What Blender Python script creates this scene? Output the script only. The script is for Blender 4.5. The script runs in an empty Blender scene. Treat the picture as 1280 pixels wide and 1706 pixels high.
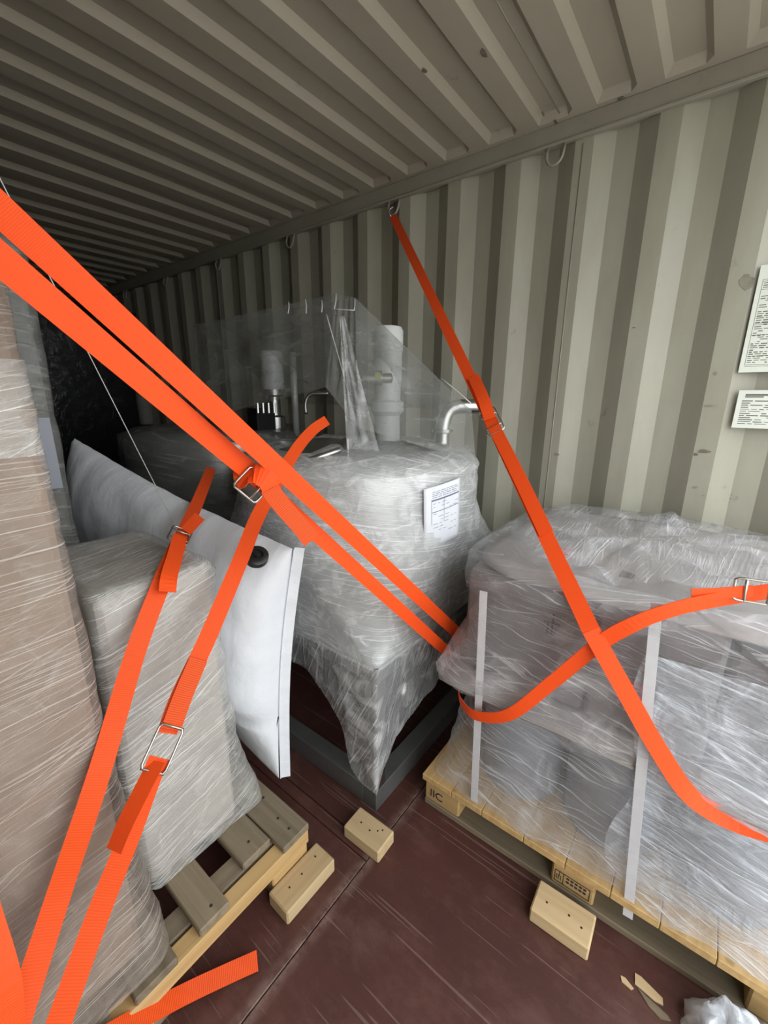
import bpy, bmesh, math, random
from mathutils import Vector, Matrix, noise
random.seed(7)
R = math.radians
sc = bpy.context.scene
col = sc.collection

# ------------------------------------------------------------------ camera
FPX = 701.6
CAM = Vector((-0.805, 0.0, 1.36))
yaw, pitch, roll = R(52.335), R(15.195), R(0.383)
fw = Vector((math.sin(yaw)*math.cos(pitch), math.cos(yaw)*math.cos(pitch), -math.sin(pitch)))
rt = Vector((math.cos(yaw), -math.sin(yaw), 0)); up = rt.cross(fw)
rt, up = math.cos(roll)*rt + math.sin(roll)*up, -math.sin(roll)*rt + math.cos(roll)*up
cam_d = bpy.data.cameras.new('camera'); cam = bpy.data.objects.new('camera', cam_d); col.objects.link(cam)
cam_d.sensor_fit = 'VERTICAL'; cam_d.sensor_height = 36; cam_d.lens = 36*FPX/1706; cam_d.clip_start = .02
cam.matrix_world = Matrix(((rt.x, up.x, -fw.x, CAM.x), (rt.y, up.y, -fw.y, CAM.y), (rt.z, up.z, -fw.z, CAM.z), (0, 0, 0, 1)))
sc.camera = cam

# ------------------------------------------------------------------ daylight, exposure
wd = bpy.data.worlds.new('sky'); sc.world = wd; wd.use_nodes = True
bg = wd.node_tree.nodes['Background']; bg.inputs[0].default_value = (.93, .97, 1.0, 1); bg.inputs[1].default_value = 1.0
sc.view_settings.view_transform = 'Standard'; sc.view_settings.look = 'None'
sc.view_settings.exposure = 2.1; sc.view_settings.gamma = 1.0; sc.view_settings.use_curve_mapping = False
sc.cycles.max_bounces = 5; sc.cycles.diffuse_bounces = 3; sc.cycles.glossy_bounces = 2; sc.cycles.transparent_max_bounces = 10; sc.cycles.adaptive_threshold = .03
sc.cycles.caustics_reflective = False; sc.cycles.caustics_refractive = False
pl = bpy.data.lights.new('doorway_portal', 'AREA'); pl.shape = 'RECTANGLE'; pl.size = 2.3; pl.size_y = 2.35; pl.cycles.is_portal = True
po = bpy.data.objects.new('doorway_portal', pl); col.objects.link(po); po.location = (0, -.59, 1.19); po.rotation_euler = (R(90), 0, 0)

def at(x, y, X=None, Y=None, Z=None, D=None):          # point of the place seen at a photograph position, on a given plane or depth
    d = rt*((x-640)/FPX) - up*((y-853)/FPX) + fw
    if X is not None: t = (X-CAM.x)/d.x
    elif Y is not None: t = (Y-CAM.y)/d.y
    elif Z is not None: t = (Z-CAM.z)/d.z
    else: t = D
    return CAM + d*t

# ------------------------------------------------------------------ object helpers
def tag(o, label=None, cat=None, group=None, kind=None):
    if label: o['label'] = label
    if cat: o['category'] = cat
    if group: o['group'] = group
    if kind: o['kind'] = kind
    return o
def empty(name, loc, label=None, cat=None, group=None):
    o = bpy.data.objects.new(name, None); col.objects.link(o); o.location = loc; o.empty_display_size = .05
    return tag(o, label, cat, group)
def wloc(o):
    v = Vector((0, 0, 0))
    while o is not None: v += o.location; o = o.parent
    return v
def obj(name, me, mat, parent=None, loc=None):
    """links a mesh whose coordinates are in world space (loc None) as one object"""
    o = bpy.data.objects.new(name, me); col.objects.link(o)
    if mat is not None and not me.materials: me.materials.append(mat)
    if parent is not None: o.parent = parent
    base = wloc(parent) if parent is not None else Vector((0, 0, 0))
    if loc is None:
        c = sum((v.co for v in me.vertices), Vector())/max(1, len(me.vertices))
        z0 = min(v.co.z for v in me.vertices); c.z = z0
        me.transform(Matrix.Translation(-c)); o.location = c - base
    else: o.location = Vector(loc) - base
    return o
def pydata(name, verts, faces, smooth=False, uvs=None):
    me = bpy.data.meshes.new(name); me.from_pydata([tuple(v) for v in verts], [], faces); me.update()
    if smooth: me.polygons.foreach_set('use_smooth', [True]*len(me.polygons))
    if uvs:
        l = me.uv_layers.new(name='UVMap')
        for p in me.polygons:
            for li in p.loop_indices: l.data[li].uv = uvs[me.loops[li].vertex_index]
    return me
def from_bm(name, bm, smooth=False):
    me = bpy.data.meshes.new(name); bm.to_mesh(me); bm.free()
    if smooth: me.polygons.foreach_set('use_smooth', [True]*len(me.polygons))
    return me
def bm_box(bm, x0, x1, y0, y1, z0, z1, bev=0.0, rot=None, seg=1):
    m = Matrix.Translation(((x0+x1)/2, (y0+y1)/2, (z0+z1)/2))
    if rot is not None: m = m @ rot.to_4x4()
    m = m @ Matrix.Diagonal((x1-x0, y1-y0, z1-z0, 1))
    r = bmesh.ops.create_cube(bm, size=1, matrix=m)
    if bev > 0:
        es = list({e for v in r['verts'] for e in v.link_edges})
        bmesh.ops.bevel(bm, geom=es, offset=bev, segments=seg, affect='EDGES', profile=.5)
def box(name, x0, x1, y0, y1, z0, z1, mat, parent=None, bev=.003, rot=None, seg=1):
    bm = bmesh.new(); bm_box(bm, x0, x1, y0, y1, z0, z1, bev, rot, seg)
    return obj(name, from_bm(name, bm), mat, parent)
def tube_data(pts, rad, n=8, closed=False):
    pts = [Vector(p) for p in pts]; V = []; F = []
    N = len(pts); prev = None
    for i, p in enumerate(pts):
        t = (pts[(i+1) % N] - pts[i-1]) if closed else (pts[min(i+1, N-1)] - pts[max(i-1, 0)])
        t.normalize()
        a = prev if prev is not None else (Vector((0, 0, 1)) if abs(t.z) < .9 else Vector((1, 0, 0)))
        a = (a - t*a.dot(t)).normalized(); prev = a; b = t.cross(a)
        r = rad[i] if isinstance(rad, (list, tuple)) else rad
        for k in range(n):
            an = 2*math.pi*k/n; V.append(p + a*(r*math.cos(an)) + b*(r*math.sin(an)))
    for i in range(N if closed else N-1):
        j = (i+1) % N
        for k in range(n):
            F.append((i*n+k, i*n+(k+1) % n, j*n+(k+1) % n, j*n+k))
    if not closed:
        F.append(tuple(range(n))[::-1]); F.append(tuple((N-1)*n+k for k in range(n)))
    return V, F
def tube(name, pts, rad, mat, parent=None, n=8, closed=False):
    V, F = tube_data(pts, rad, n, closed)
    return obj(name, pydata(name, V, F, True), mat, parent)
def merge(name, datas, mat, parent=None, smooth=True):
    V = []; F = []
    for v, f in datas:
        o = len(V); V += v; F += [tuple(i+o for i in q) for q in f]
    return obj(name, pydata(name, V, F, smooth), mat, parent)
def lathe(name, prof, c, mat, parent=None, n=40, axis=None):
    """prof: (radius, height) pairs about a point c; axis a direction"""
    ax = (axis or Vector((0, 0, 1))).normalized(); a = ax.orthogonal().normalized(); b = ax.cross(a); V = []; F = []; c = Vector(c)
    for r, h in prof:
        for k in range(n):
            t = 2*math.pi*k/n; V.append(c + ax*h + a*(r*math.cos(t)) + b*(r*math.sin(t)))
    for i in range(len(prof)-1):
        for k in range(n): F.append((i*n+k, i*n+(k+1) % n, (i+1)*n+(k+1) % n, (i+1)*n+k))
    F.append(tuple(range(n))[::-1]); F.append(tuple((len(prof)-1)*n+k for k in range(n)))
    me = pydata(name, V, F, False)
    for p in me.polygons: p.use_smooth = len(p.vertices) == 4
    o = obj(name, me, mat, parent)
    md = o.modifiers.new('es', 'EDGE_SPLIT'); md.split_angle = R(35)
    return o
def catmull(pts, step=.012):
    pts = [Vector(p) for p in pts]; out = []
    P = [pts[0]*2-pts[1]] + pts + [pts[-1]*2-pts[-2]]
    for i in range(1, len(P)-2):
        n = max(2, int((P[i+1]-P[i]).length/step))
        for k in range(n):
            t = k/n; a, b, c, d = P[i-1], P[i], P[i+1], P[i+2]
            out.append(.5*((2*b) + (c-a)*t + (2*a-5*b+4*c-d)*t*t + (3*b-a-3*c+d)*t*t*t))
    out.append(pts[-1]); return out
def polyline(pts, step=.012, soft=.0):
    """straight runs, corners rounded by sampling"""
    out = []
    for i in range(len(pts)-1):
        a, b = Vector(pts[i]), Vector(pts[i+1]); n = max(2, int((b-a).length/step))
        for k in range(n): out.append(a.lerp(b, k/n))
    out.append(Vector(pts[-1]))
    for _ in range(int(soft)):
        out = [out[0]] + [(out[i-1]+out[i]*2+out[i+1])/4 for i in range(1, len(out)-1)] + [out[-1]]
    return out
def ribbon_mesh(name, pts, width, wdirs=None, th=.0016):
    """webbing: a flat band; the band's width direction across the run is wdirs (one vector or one per point), else square to the sight line"""
    V = []; F = []; UV = []; L = 0; N = len(pts); last = None
    for i, p in enumerate(pts):
        t = (pts[min(i+1, N-1)] - pts[max(i-1, 0)]).normalized()
        if wdirs is None: w = t.cross(p-CAM)
        else:
            w = wdirs[i] if isinstance(wdirs, list) else wdirs
        w = (w - t*w.dot(t)).normalized()
        if last is not None and w.dot(last) < 0: w = -w
        last = w; nn = t.cross(w).normalized()
        if i: L += (pts[i]-pts[i-1]).length
        h = width/2
        for sx, sn in ((-1, -1), (1, -1), (1, 1), (-1, 1)):
            V.append(p + w*(h*sx) + nn*(th/2*sn)); UV.append((L, (sx+1)/2*width))
        if i:
            o = (i-1)*4
            for k in range(4): F.append((o+k, o+(k+1) % 4, o+4+(k+1) % 4, o+4+k))
    F.append((3, 2, 1, 0)); e = (N-1)*4; F.append((e, e+1, e+2, e+3))
    return pydata(name, V, F, False, UV)
def ribbon(name, pts, width, mat, parent, wdirs=None, th=.0016):
    return obj(name, ribbon_mesh(name, pts, width, wdirs, th), mat, parent)
def rrect(x0, x1, y0, y1, r, k=6, m=8):
    """rounded rectangle, 4*(k+m) points, counted from the same place whatever its size"""
    r = min(r, (x1-x0)/2-1e-4, (y1-y0)/2-1e-4); P = []
    cs = ((x0+r, y0+r, 180), (x1-r, y0+r, 270), (x1-r, y1-r, 0), (x0+r, y1-r, 90))
    for q, (cx, cy, a0) in enumerate(cs):
        for i in range(k):
            a = R(a0+90*i/(k-1)); P.append((cx+r*math.cos(a), cy+r*math.sin(a)))
        nx, ny, na = cs[(q+1) % 4]; a = R(na)
        e = (nx+r*math.cos(a), ny+r*math.sin(a)); s = P[-1]
        for i in range(1, m+1):
            f = i/(m+1); P.append((s[0]+(e[0]-s[0])*f, s[1]+(e[1]-s[1])*f))
    return P
def film_shell(name, secs, mat, parent, dz=.035, amp=.004, k=6, m=10, cap=True, capjit=.006, seed=0, freq=9, lobe=None):
    """stretch film wound round a load: rings through the sections (z, x0, x1, y0, y1, r), crumpled a little"""
    rings = []
    for a, b in zip(secs[:-1], secs[1:]):
        n = max(1, int(abs(b[0]-a[0])/dz))
        for i in range(n):
            t = i/n; t2 = t
            rings.append([a[j]+(b[j]-a[j])*t2 for j in range(6)])
    rings.append(list(secs[-1]))
    V = []; UV = []; F = []; N = 4*(k+m)
    off = Vector((seed*3.1, seed*1.7, 0))
    for z, x0, x1, y0, y1, r in rings:
        P = rrect(x0, x1, y0, y1, r, k, m); L = 0
        for i, (x, y) in enumerate(P):
            cx, cy = (x0+x1)/2, (y0+y1)/2
            d = Vector((x-cx, y-cy, 0)).normalized()
            nz = noise.noise(Vector((x, y, z*2.2))*freq+off)*amp + noise.noise(Vector((x, y, z*3))*freq*2.7+off)*amp*.5
            p = Vector((x, y, z)) + d*nz
            if lobe: p = lobe(p)
            if i: L += math.dist(P[i], P[i-1])
            V.append(p); UV.append((L, z))
    M = len(rings)
    for j in range(M-1):
        for i in range(N):
            F.append((j*N+i, j*N+(i+1) % N, (j+1)*N+(i+1) % N, (j+1)*N+i))
    if cap:
        z, x0, x1, y0, y1, r = rings[-1]; base = (M-1)*N; prev = base
        for s in (.85, .65, .45, .25, .1):
            st = len(V)
            for i in range(N):
                p = V[base+i]; cx, cy = (x0+x1)/2, (y0+y1)/2
                q = Vector((cx+(p.x-cx)*s, cy+(p.y-cy)*s, z+.004))
                q.z += capjit*(noise.noise(Vector((q.x*7, q.y*7, seed+3)))*1.3 + .7*noise.noise(Vector((q.x*19, q.y*19, seed))))
                V.append(q); UV.append((q.x+q.y*.3, q.y))
            for i in range(N): F.append((prev+i, prev+(i+1) % N, st+(i+1) % N, st+i))
            prev = st
        F.append(tuple(prev+i for i in range(N)))
    return obj(name, pydata(name, V, F, True, UV), mat, parent)

# ------------------------------------------------------------------ materials
def mat(name):
    m = bpy.data.materials.new(name); m.use_nodes = True; nt = m.node_tree
    return m, nt, nt.nodes['Principled BSDF']
def nd(nt, typ, **kw):
    n = nt.nodes.new(typ)
    for k, v in kw.items():
        if k in n.inputs: n.inputs[k].default_value = v
        else: setattr(n, k, v)
    return n
def mapping(nt, coord='Object', scale=(1, 1, 1), rot=(0, 0, 0), loc=(0, 0, 0)):
    tc = nd(nt, 'ShaderNodeTexCoord'); mp = nd(nt, 'ShaderNodeMapping')
    mp.inputs['Scale'].default_value = scale; mp.inputs['Rotation'].default_value = rot; mp.inputs['Location'].default_value = loc
    nt.links.new(tc.outputs[coord], mp.inputs['Vector']); return mp.outputs[0]
def noise_n(nt, vec, scale=5, detail=4, rough=.55, dist=0):
    n = nd(nt, 'ShaderNodeTexNoise'); n.inputs['Scale'].default_value = scale; n.inputs['Detail'].default_value = detail
    n.inputs['Roughness'].default_value = rough; n.inputs['Distortion'].default_value = dist
    nt.links.new(vec, n.inputs['Vector']); return n.outputs[0]
def ramp(nt, fac, stops):
    r = nd(nt, 'ShaderNodeValToRGB'); e = r.color_ramp.elements
    while len(e) < len(stops): e.new(.5)
    for q, (p, c) in zip(e, stops):
        q.position = p; q.color = c if isinstance(c, tuple) and len(c) == 4 else ((*c, 1) if isinstance(c, tuple) else (c, c, c, 1))
    nt.links.new(fac, r.inputs[0]); return r.outputs[0]
def mixc(nt, fac, a, b, blend='MIX'):
    n = nd(nt, 'ShaderNodeMix'); n.data_type = 'RGBA'; n.blend_type = blend
    for s, v in ((n.inputs['Factor'], fac), (n.inputs['A'], a), (n.inputs['B'], b)):
        if hasattr(v, 'links'): nt.links.new(v, s)
        elif isinstance(v, tuple): s.default_value = v if len(v) == 4 else (*v, 1)
        else: s.default_value = v
    return n.outputs['Result']
def mathn(nt, op, a, b=0.0, clamp=False):
    n = nd(nt, 'ShaderNodeMath'); n.operation = op; n.use_clamp = clamp
    for s, v in ((n.inputs[0], a), (n.inputs[1], b)):
        if hasattr(v, 'links'): nt.links.new(v, s)
        else: s.default_value = v
    return n.outputs[0]
def bump(nt, bsdf, h, strength=.3, dist=.01):
    b = nd(nt, 'ShaderNodeBump'); b.inputs['Strength'].default_value = strength; b.inputs['Distance'].default_value = dist
    nt.links.new(h, b.inputs['Height']); nt.links.new(b.outputs[0], bsdf.inputs['Normal'])
def plain(name, c, rough=.6, metal=0, var=.12, scale=12, bmp=0.0):
    m, nt, b = mat(name); v = mapping(nt); n = noise_n(nt, v, scale, 5)
    lo = tuple(x*(1-var) for x in c); hi = tuple(min(1, x*(1+var)) for x in c)
    nt.links.new(ramp(nt, n, ((.3, lo), (.7, hi))), b.inputs['Base Color'])
    b.inputs['Roughness'].default_value = rough; b.inputs['Metallic'].default_value = metal
    if bmp: bump(nt, b, n, bmp, .004)
    return m

def paint_mat(name, base, dirt, amount, streak=(1, 1, 1), rough=.5):
    m, nt, b = mat(name)
    v = mapping(nt, scale=streak); n1 = noise_n(nt, v, 2.2, 7, .62); n2 = noise_n(nt, mapping(nt), 9, 8, .7)
    c = mixc(nt, ramp(nt, n1, ((.40, 0.0), (.70, amount))), base, dirt)
    spots = ramp(nt, n2, ((.645, 0.0), (.72, .6)))
    c = mixc(nt, spots, c, tuple(x*.62 for x in dirt))
    nt.links.new(c, b.inputs['Base Color']); b.inputs['Roughness'].default_value = rough
    bump(nt, b, n2, .12, .004); return m
M_wall = paint_mat('grey_beige_wall_paint', (.375, .362, .285), (.25, .225, .17), .6, (1, 1.5, .45))
M_ceil = paint_mat('roof_paint', (.42, .375, .30), (.31, .27, .21), .5, (.5, 1.5, 1))
M_rail = paint_mat('rail_paint', (.34, .32, .26), (.24, .215, .165), .5)
M_dark = plain('dark_rust_gap', (.03, .024, .02), .9)

def floor_mat():
    m, nt, b = mat('red_brown_container_plywood')
    v = mapping(nt); big = noise_n(nt, v, 1.6, 6, .6); fine = noise_n(nt, mapping(nt, scale=(60, 5, 1)), 1.0, 6, .7)
    c = ramp(nt, big, ((.3, (.058, .023, .018)), (.55, (.096, .033, .025)), (.75, (.13, .056, .043))))
    c = mixc(nt, ramp(nt, fine, ((.35, .0), (.8, .5))), c, (.05, .02, .016))
    c = mixc(nt, ramp(nt, noise_n(nt, v, 7, 9, .75), ((.55, 0.0), (.72, .35))), c, (.15, .085, .07))
    c = mixc(nt, ramp(nt, noise_n(nt, mapping(nt, scale=(7, 4.5, 1), loc=(3, 1, 0)), 1.0, 7, .75), ((.50, 0.0), (.74, .5))), c, (.19, .10, .08))
    for rz, sx, sy, lo in ((.08, 70, 1.3, .67), (-.25, 90, 1.8, .68), (.45, 100, 2.0, .69), (1.35, 90, 2.6, .70), (-.7, 110, 3, .70)):
        s = noise_n(nt, mapping(nt, scale=(sx, sy, 1), rot=(0, 0, rz)), 1.0, 2, .4)
        c = mixc(nt, ramp(nt, s, ((lo+.02, 0.0), (lo+.035, .32))), c, (.30, .21, .18))
    g = nd(nt, 'ShaderNodeTexCoord'); sp = nd(nt, 'ShaderNodeSeparateXYZ'); nt.links.new(g.outputs['Generated'], sp.inputs[0])
    edge = mathn(nt, 'ABSOLUTE', mathn(nt, 'SUBTRACT', sp.outputs[1], .5))
    dust = mathn(nt, 'MULTIPLY', ramp(nt, edge, ((.476, 0.0), (.5, .9))), ramp(nt, noise_n(nt, v, 22, 5, .7), ((.38, 0.0), (.62, 1.0))))
    c = mixc(nt, dust, c, (.24, .16, .13))
    nt.links.new(c, b.inputs['Base Color']); b.inputs['Roughness'].default_value = .52
    bump(nt, b, fine, .15, .003); return m
M_floor = floor_mat()

def wood_mat(name, light, dark, axis='X', knots=True):
    m, nt, b = mat(name)
    sc_ = {'X': (1.3, 28, 28), 'Y': (28, 1.3, 28)}[axis]
    oi = nd(nt, 'ShaderNodeObjectInfo'); tc = nd(nt, 'ShaderNodeTexCoord')
    add = nd(nt, 'ShaderNodeVectorMath', operation='ADD'); sm = nd(nt, 'ShaderNodeVectorMath', operation='SCALE')
    cmb = nd(nt, 'ShaderNodeCombineXYZ'); [nt.links.new(oi.outputs['Random'], cmb.inputs[i]) for i in range(3)]
    nt.links.new(cmb.outputs[0], sm.inputs[0]); sm.inputs['Scale'].default_value = 7
    nt.links.new(tc.outputs['Object'], add.inputs[0]); nt.links.new(sm.outputs[0], add.inputs[1])
    mp = nd(nt, 'ShaderNodeMapping'); mp.inputs['Scale'].default_value = sc_; nt.links.new(add.outputs[0], mp.inputs[0])
    g = noise_n(nt, mp.outputs[0], 1.4, 5, .6, .6)
    c = ramp(nt, g, ((.3, dark), (.62, light)))
    if knots:
        k = noise_n(nt, add.outputs[0], 16, 2, .4); c = mixc(nt, ramp(nt, k, ((.72, 0.0), (.77, .7))), c, tuple(x*.45 for x in dark))
    hv = nd(nt, 'ShaderNodeHueSaturation'); nt.links.new(c, hv.inputs['Color'])
    nt.links.new(mathn(nt, 'ADD', mathn(nt, 'MULTIPLY', oi.outputs['Random'], .3), .85), hv.inputs['Value'])
    nt.links.new(hv.outputs[0], b.inputs['Base Color']); b.inputs['Roughness'].default_value = .75
    bump(nt, b, g, .25, .003); return m
M_pineX = wood_mat('fresh_pine_grain_x', (.54, .36, .155), (.41, .25, .095), 'X')
M_pineY = wood_mat('fresh_pine_grain_y', (.54, .36, .155), (.41, .25, .095), 'Y')
M_oldX = wood_mat('weathered_pine_grain_x', (.27, .21, .14), (.17, .13, .085), 'X')
M_oldY = wood_mat('weathered_pine_grain_y', (.25, .20, .13), (.155, .12, .075), 'Y')
M_chockX = wood_mat('planed_chock_grain_x', (.58, .43, .24), (.48, .34, .175), 'X', False)
M_chockY = wood_mat('planed_chock_grain_y', (.58, .43, .24), (.48, .34, .175), 'Y', False)
M_nail = plain('nail_head', (.05, .045, .04), .5, .6)
M_ink = plain('dark_print', (.035, .03, .035), .7, 0, 0)
M_red_ink = plain('red_print', (.45, .05, .06), .7, 0, 0)
M_steel = plain('stainless_steel', (.52, .52, .50), .28, 1, .08, 6)
M_galv = plain('galvanised_pipe', (.55, .55, .52), .4, .2, .08, 10)
M_wire = plain('zinc_wire', (.62, .60, .55), .33, 1, .1, 30)
M_skid = plain('grey_skid_frame', (.20, .20, .19), .42, .6, .15, 8)
M_motor = plain('white_motor_enamel', (.66, .68, .66), .35, 0, .04, 5)
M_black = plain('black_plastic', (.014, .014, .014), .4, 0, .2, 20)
M_green = plain('green_yellow_sticker', (.30, .36, .03), .5, 0, .1)
M_paper = plain('white_paper', (.78, .80, .84), .7, 0, .03, 9)
M_notice = plain('notice_sheet_paper', (.74, .77, .68), .6, 0, .04, 9)
M_string = plain('white_string', (.62, .62, .60), .8, 0, .1, 60)
M_tape = plain('white_strapping_tape', (.66, .66, .68), .4, 0, .06, 30)

def web_mat(name, c, ribs=115, dk=.88):
    m, nt, b = mat(name)
    tc = nd(nt, 'ShaderNodeTexCoord'); mp = nd(nt, 'ShaderNodeMapping'); nt.links.new(tc.outputs['UV'], mp.inputs[0])
    w = nd(nt, 'ShaderNodeTexWave', wave_type='BANDS', bands_direction='X'); w.inputs['Scale'].default_value = ribs; w.inputs['Distortion'].default_value = 1.2
    w.inputs['Detail'].default_value = 1; nt.links.new(mp.outputs[0], w.inputs['Vector'])
    n = noise_n(nt, mapping(nt, 'UV', (40, 300, 1)), 1, 3)
    cc = mixc(nt, w.outputs[1], tuple(x*dk for x in c), c); cc = mixc(nt, mathn(nt, 'MULTIPLY', n, .10), cc, (.95, .16, .05))
    nt.links.new(cc, b.inputs['Base Color']); b.inputs['Roughness'].default_value = .55
    b.inputs['Specular IOR Level'].default_value = .25; b.inputs['Sheen Weight'].default_value = .05; b.inputs['Sheen Tint'].default_value = (1, .45, .35, 1)
    bump(nt, b, w.outputs[1], .15, .001); return m
M_web = web_mat('orange_polyester_webbing', (.95, .085, .008))
M_rib = web_mat('ribbed_orange_webbing_end', (.95, .10, .012), 76, .60)
M_web2 = web_mat('orange_webbing_fine_rib', (.95, .09, .010), 78, .80)

def film_mat(name, tint=(.72, .72, .70), base=.3, amp=.5, ang=20, fine=110, lo=.56, hi=.66, rough=.2, coord='UV', bs=.5, crs=14, cra=.25):
    """clear stretch film: see-through, with taut milky streaks that also paint in wrinkle highlights, and gloss"""
    m, nt, b = mat(name); out = nt.nodes['Material Output']
    tc = nd(nt, 'ShaderNodeTexCoord')
    def streak(a, sx, sy, det):
        vr = nd(nt, 'ShaderNodeVectorRotate'); vr.rotation_type = 'Z_AXIS'; vr.inputs['Angle'].default_value = R(a); nt.links.new(tc.outputs[coord], vr.inputs['Vector'])
        w = nd(nt, 'ShaderNodeMapping'); w.inputs['Scale'].default_value = (sx, sy, sx if coord == 'UV' else sy); nt.links.new(vr.outputs[0], w.inputs[0])
        return noise_n(nt, w.outputs[0], 1.0, det, .6, .15)
    s1 = streak(ang, 2.4, fine, 3); s2 = streak(ang-16, 4.5, fine*.55, 2)
    cr = noise_n(nt, mapping(nt, 'Object'), crs, 4, .62, .9)
    st = mathn(nt, 'MAXIMUM', ramp(nt, s1, ((lo, 0.0), (hi, 1.0))), ramp(nt, s2, ((lo+.03, 0.0), (hi+.05, .8))))  # streak opacity also carries the bright wrinkle highlights
    op = mathn(nt, 'ADD', mathn(nt, 'MULTIPLY', st, amp), base)
    op = mathn(nt, 'ADD', op, mathn(nt, 'MULTIPLY', ramp(nt, cr, ((.48, 0.0), (.75, 1.0))), cra), True)
    b.inputs['Base Color'].default_value = (*tint, 1); b.inputs['Roughness'].default_value = rough
    h = mathn(nt, 'ADD', mathn(nt, 'MULTIPLY', s1, .6), mathn(nt, 'ADD', mathn(nt, 'MULTIPLY', s2, .4), mathn(nt, 'MULTIPLY', cr, .9)))
    bump(nt, b, h, bs, .012)
    tr = nd(nt, 'ShaderNodeBsdfTransparent'); mx = nd(nt, 'ShaderNodeMixShader')
    nt.links.new(op, mx.inputs[0]); nt.links.new(tr.outputs[0], mx.inputs[1]); nt.links.new(b.outputs[0], mx.inputs[2])
    nt.links.new(mx.outputs[0], out.inputs['Surface']); return m
M_filmA = film_mat('stretch_film_on_tall_box', (.49, .42, .36), .30, .65, -2, 300)
M_filmB = film_mat('stretch_film_on_low_box', (.74, .73, .69), .30, .75, -14, 300)
M_filmT = film_mat('stretch_film_on_tank', (.80, .81, .80), .55, .42, 8, 240, rough=.18, cra=.35, bs=.55)
M_filmS = film_mat('loose_film_over_skid_corner', (.78, .79, .79), .30, .45, -62, 140, rough=.16, cra=.5, crs=11, bs=.6)
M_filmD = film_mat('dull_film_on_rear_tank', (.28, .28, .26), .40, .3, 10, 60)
M_filmR = film_mat('stretch_film_on_drums', (.74, .74, .76), .21, .42, 9, 200, rough=.14, cra=.34, crs=7, bs=.7)
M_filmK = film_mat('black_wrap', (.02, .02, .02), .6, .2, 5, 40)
M_filmO = film_mat('film_with_sky_sheen', (.74, .78, .84), .28, .45, -8, 120, rough=.14, cra=.45, crs=10, bs=.8)  # bluish tint and opacity stand in for reflected sky
M_hood = film_mat('clear_bag_hood', (.36, .37, .35), .34, .25, 70, 22, rough=.15, coord='Object', bs=.35, crs=6, cra=.15)
M_scrap = film_mat('crumpled_white_film', (.62, .65, .68), .8, .2, 40, 20, rough=.3, coord='Object')

def card_mat(name, c):
    m, nt, b = mat(name); n = noise_n(nt, mapping(nt), 6, 6, .65)
    nt.links.new(ramp(nt, n, ((.3, tuple(x*.78 for x in c)), (.7, tuple(x*1.12 for x in c)))), b.inputs['Base Color'])
    b.inputs['Roughness'].default_value = .8; return m
M_cardA = card_mat('brown_cardboard', (.29, .195, .135))
M_cardB = card_mat('grey_brown_cardboard', (.44, .385, .33))
M_cardC = card_mat('dark_grey_cardboard', (.12, .115, .10))  # even dark grey, also used on the small rear motor
M_cardR = card_mat('mauve_grey_carton', (.17, .145, .14))
M_pad = card_mat('grey_layer_pad', (.35, .32, .30))
M_pail = plain('blue_grey_plastic_pail', (.25, .27, .31), .4, 0, .08, 4)
M_bag = None
def bag_mat():
    m, nt, b = mat('white_woven_air_bag')
    v = mapping(nt, 'UV'); n = noise_n(nt, mapping(nt, 'UV', (7, 4, 1), (0, 0, .35)), 2.0, 4, .5, .15)
    c = ramp(nt, n, ((.3, (.76, .78, .81)), (.7, (.84, .86, .89)))); nt.links.new(c, b.inputs['Base Color'])
    b.inputs['Roughness'].default_value = .48; bump(nt, b, n, .3, .02); return m
M_bag = bag_mat()

# ------------------------------------------------------------------ the container
DOOR, END = -.52, 10.6
WX = 1.172                                   # inner face of the proud wall flats
def corrugated(name, side):
    pitch = .278; V = []; F = []; ys = []
    y = .262 - pitch*8
    while y < END:
        ys += [(y, 0), (y+.067, 0), (y+.067+.068, 1), (y+.067+.068+.074, 1)]; y += pitch
    ys = [(a, d) for a, d in ys if DOOR+.1 <= a <= END-.05]
    ys = [(DOOR, 0)] + ys + [(END, 0)]
    zs = (0, .05, 2.30, 2.345)
    for a, d in ys:
        for z in zs: V.append((side*(WX+.036*d), a, z))
    n = len(zs)
    for i in range(len(ys)-1):
        for k in range(n-1):
            q = (i*n+k, (i+1)*n+k, (i+1)*n+k+1, i*n+k+1); F.append(q if side < 0 else q[::-1])
    o = obj(name, pydata(name, V, F), M_wall); o['kind'] = 'structure'; return o
wall_r = corrugated('wall_right', 1); wall_l = corrugated('wall_left', -1)
for y in (.578, 3.1):                       # weld seams between the wall sheets
    tube('weld_seam', [(WX-.0005, y, .06), (WX-.0005, y-.002, 1.2), (WX-.0005, y, 2.3)], .0022, M_rail, wall_r, 6)
# roof sheet with pressed-out panels, closed near the rails
def roof():
    V = []; F = []; prof = [(DOOR, 0)]; p = .209; k = -9
    while True:
        yb = .3126 + p*k; yd = yb - .107; k += 1
        if yd-.02 < DOOR+.05: continue
        if yb+.02 > END-.05: break
        prof += [(yd-.012, 0), (yd+.010, 1), (yb-.011, 1), (yb+.012, 0)]
    prof.append((END, 0))
    xs = [(-1.18, 0), (-1.135, 0), (-1.105, 1), (-.55, 1), (0, 1), (.55, 1), (1.105, 1), (1.135, 0), (1.18, 0)]
    for y, h in prof:
        for x, e in xs: V.append((x, y, 2.39 + .021*h*e + .002*noise.noise(Vector((x*2, y*2, 0)))))
    n = len(xs)
    for i in range(len(prof)-1):
        for j in range(n-1): F.append((i*n+j, i*n+j+1, (i+1)*n+j+1, (i+1)*n+j))
    o = obj('ceiling', pydata('ceiling', V, F), M_ceil); o['kind'] = 'structure'; return o
ceil = roof()
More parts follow.
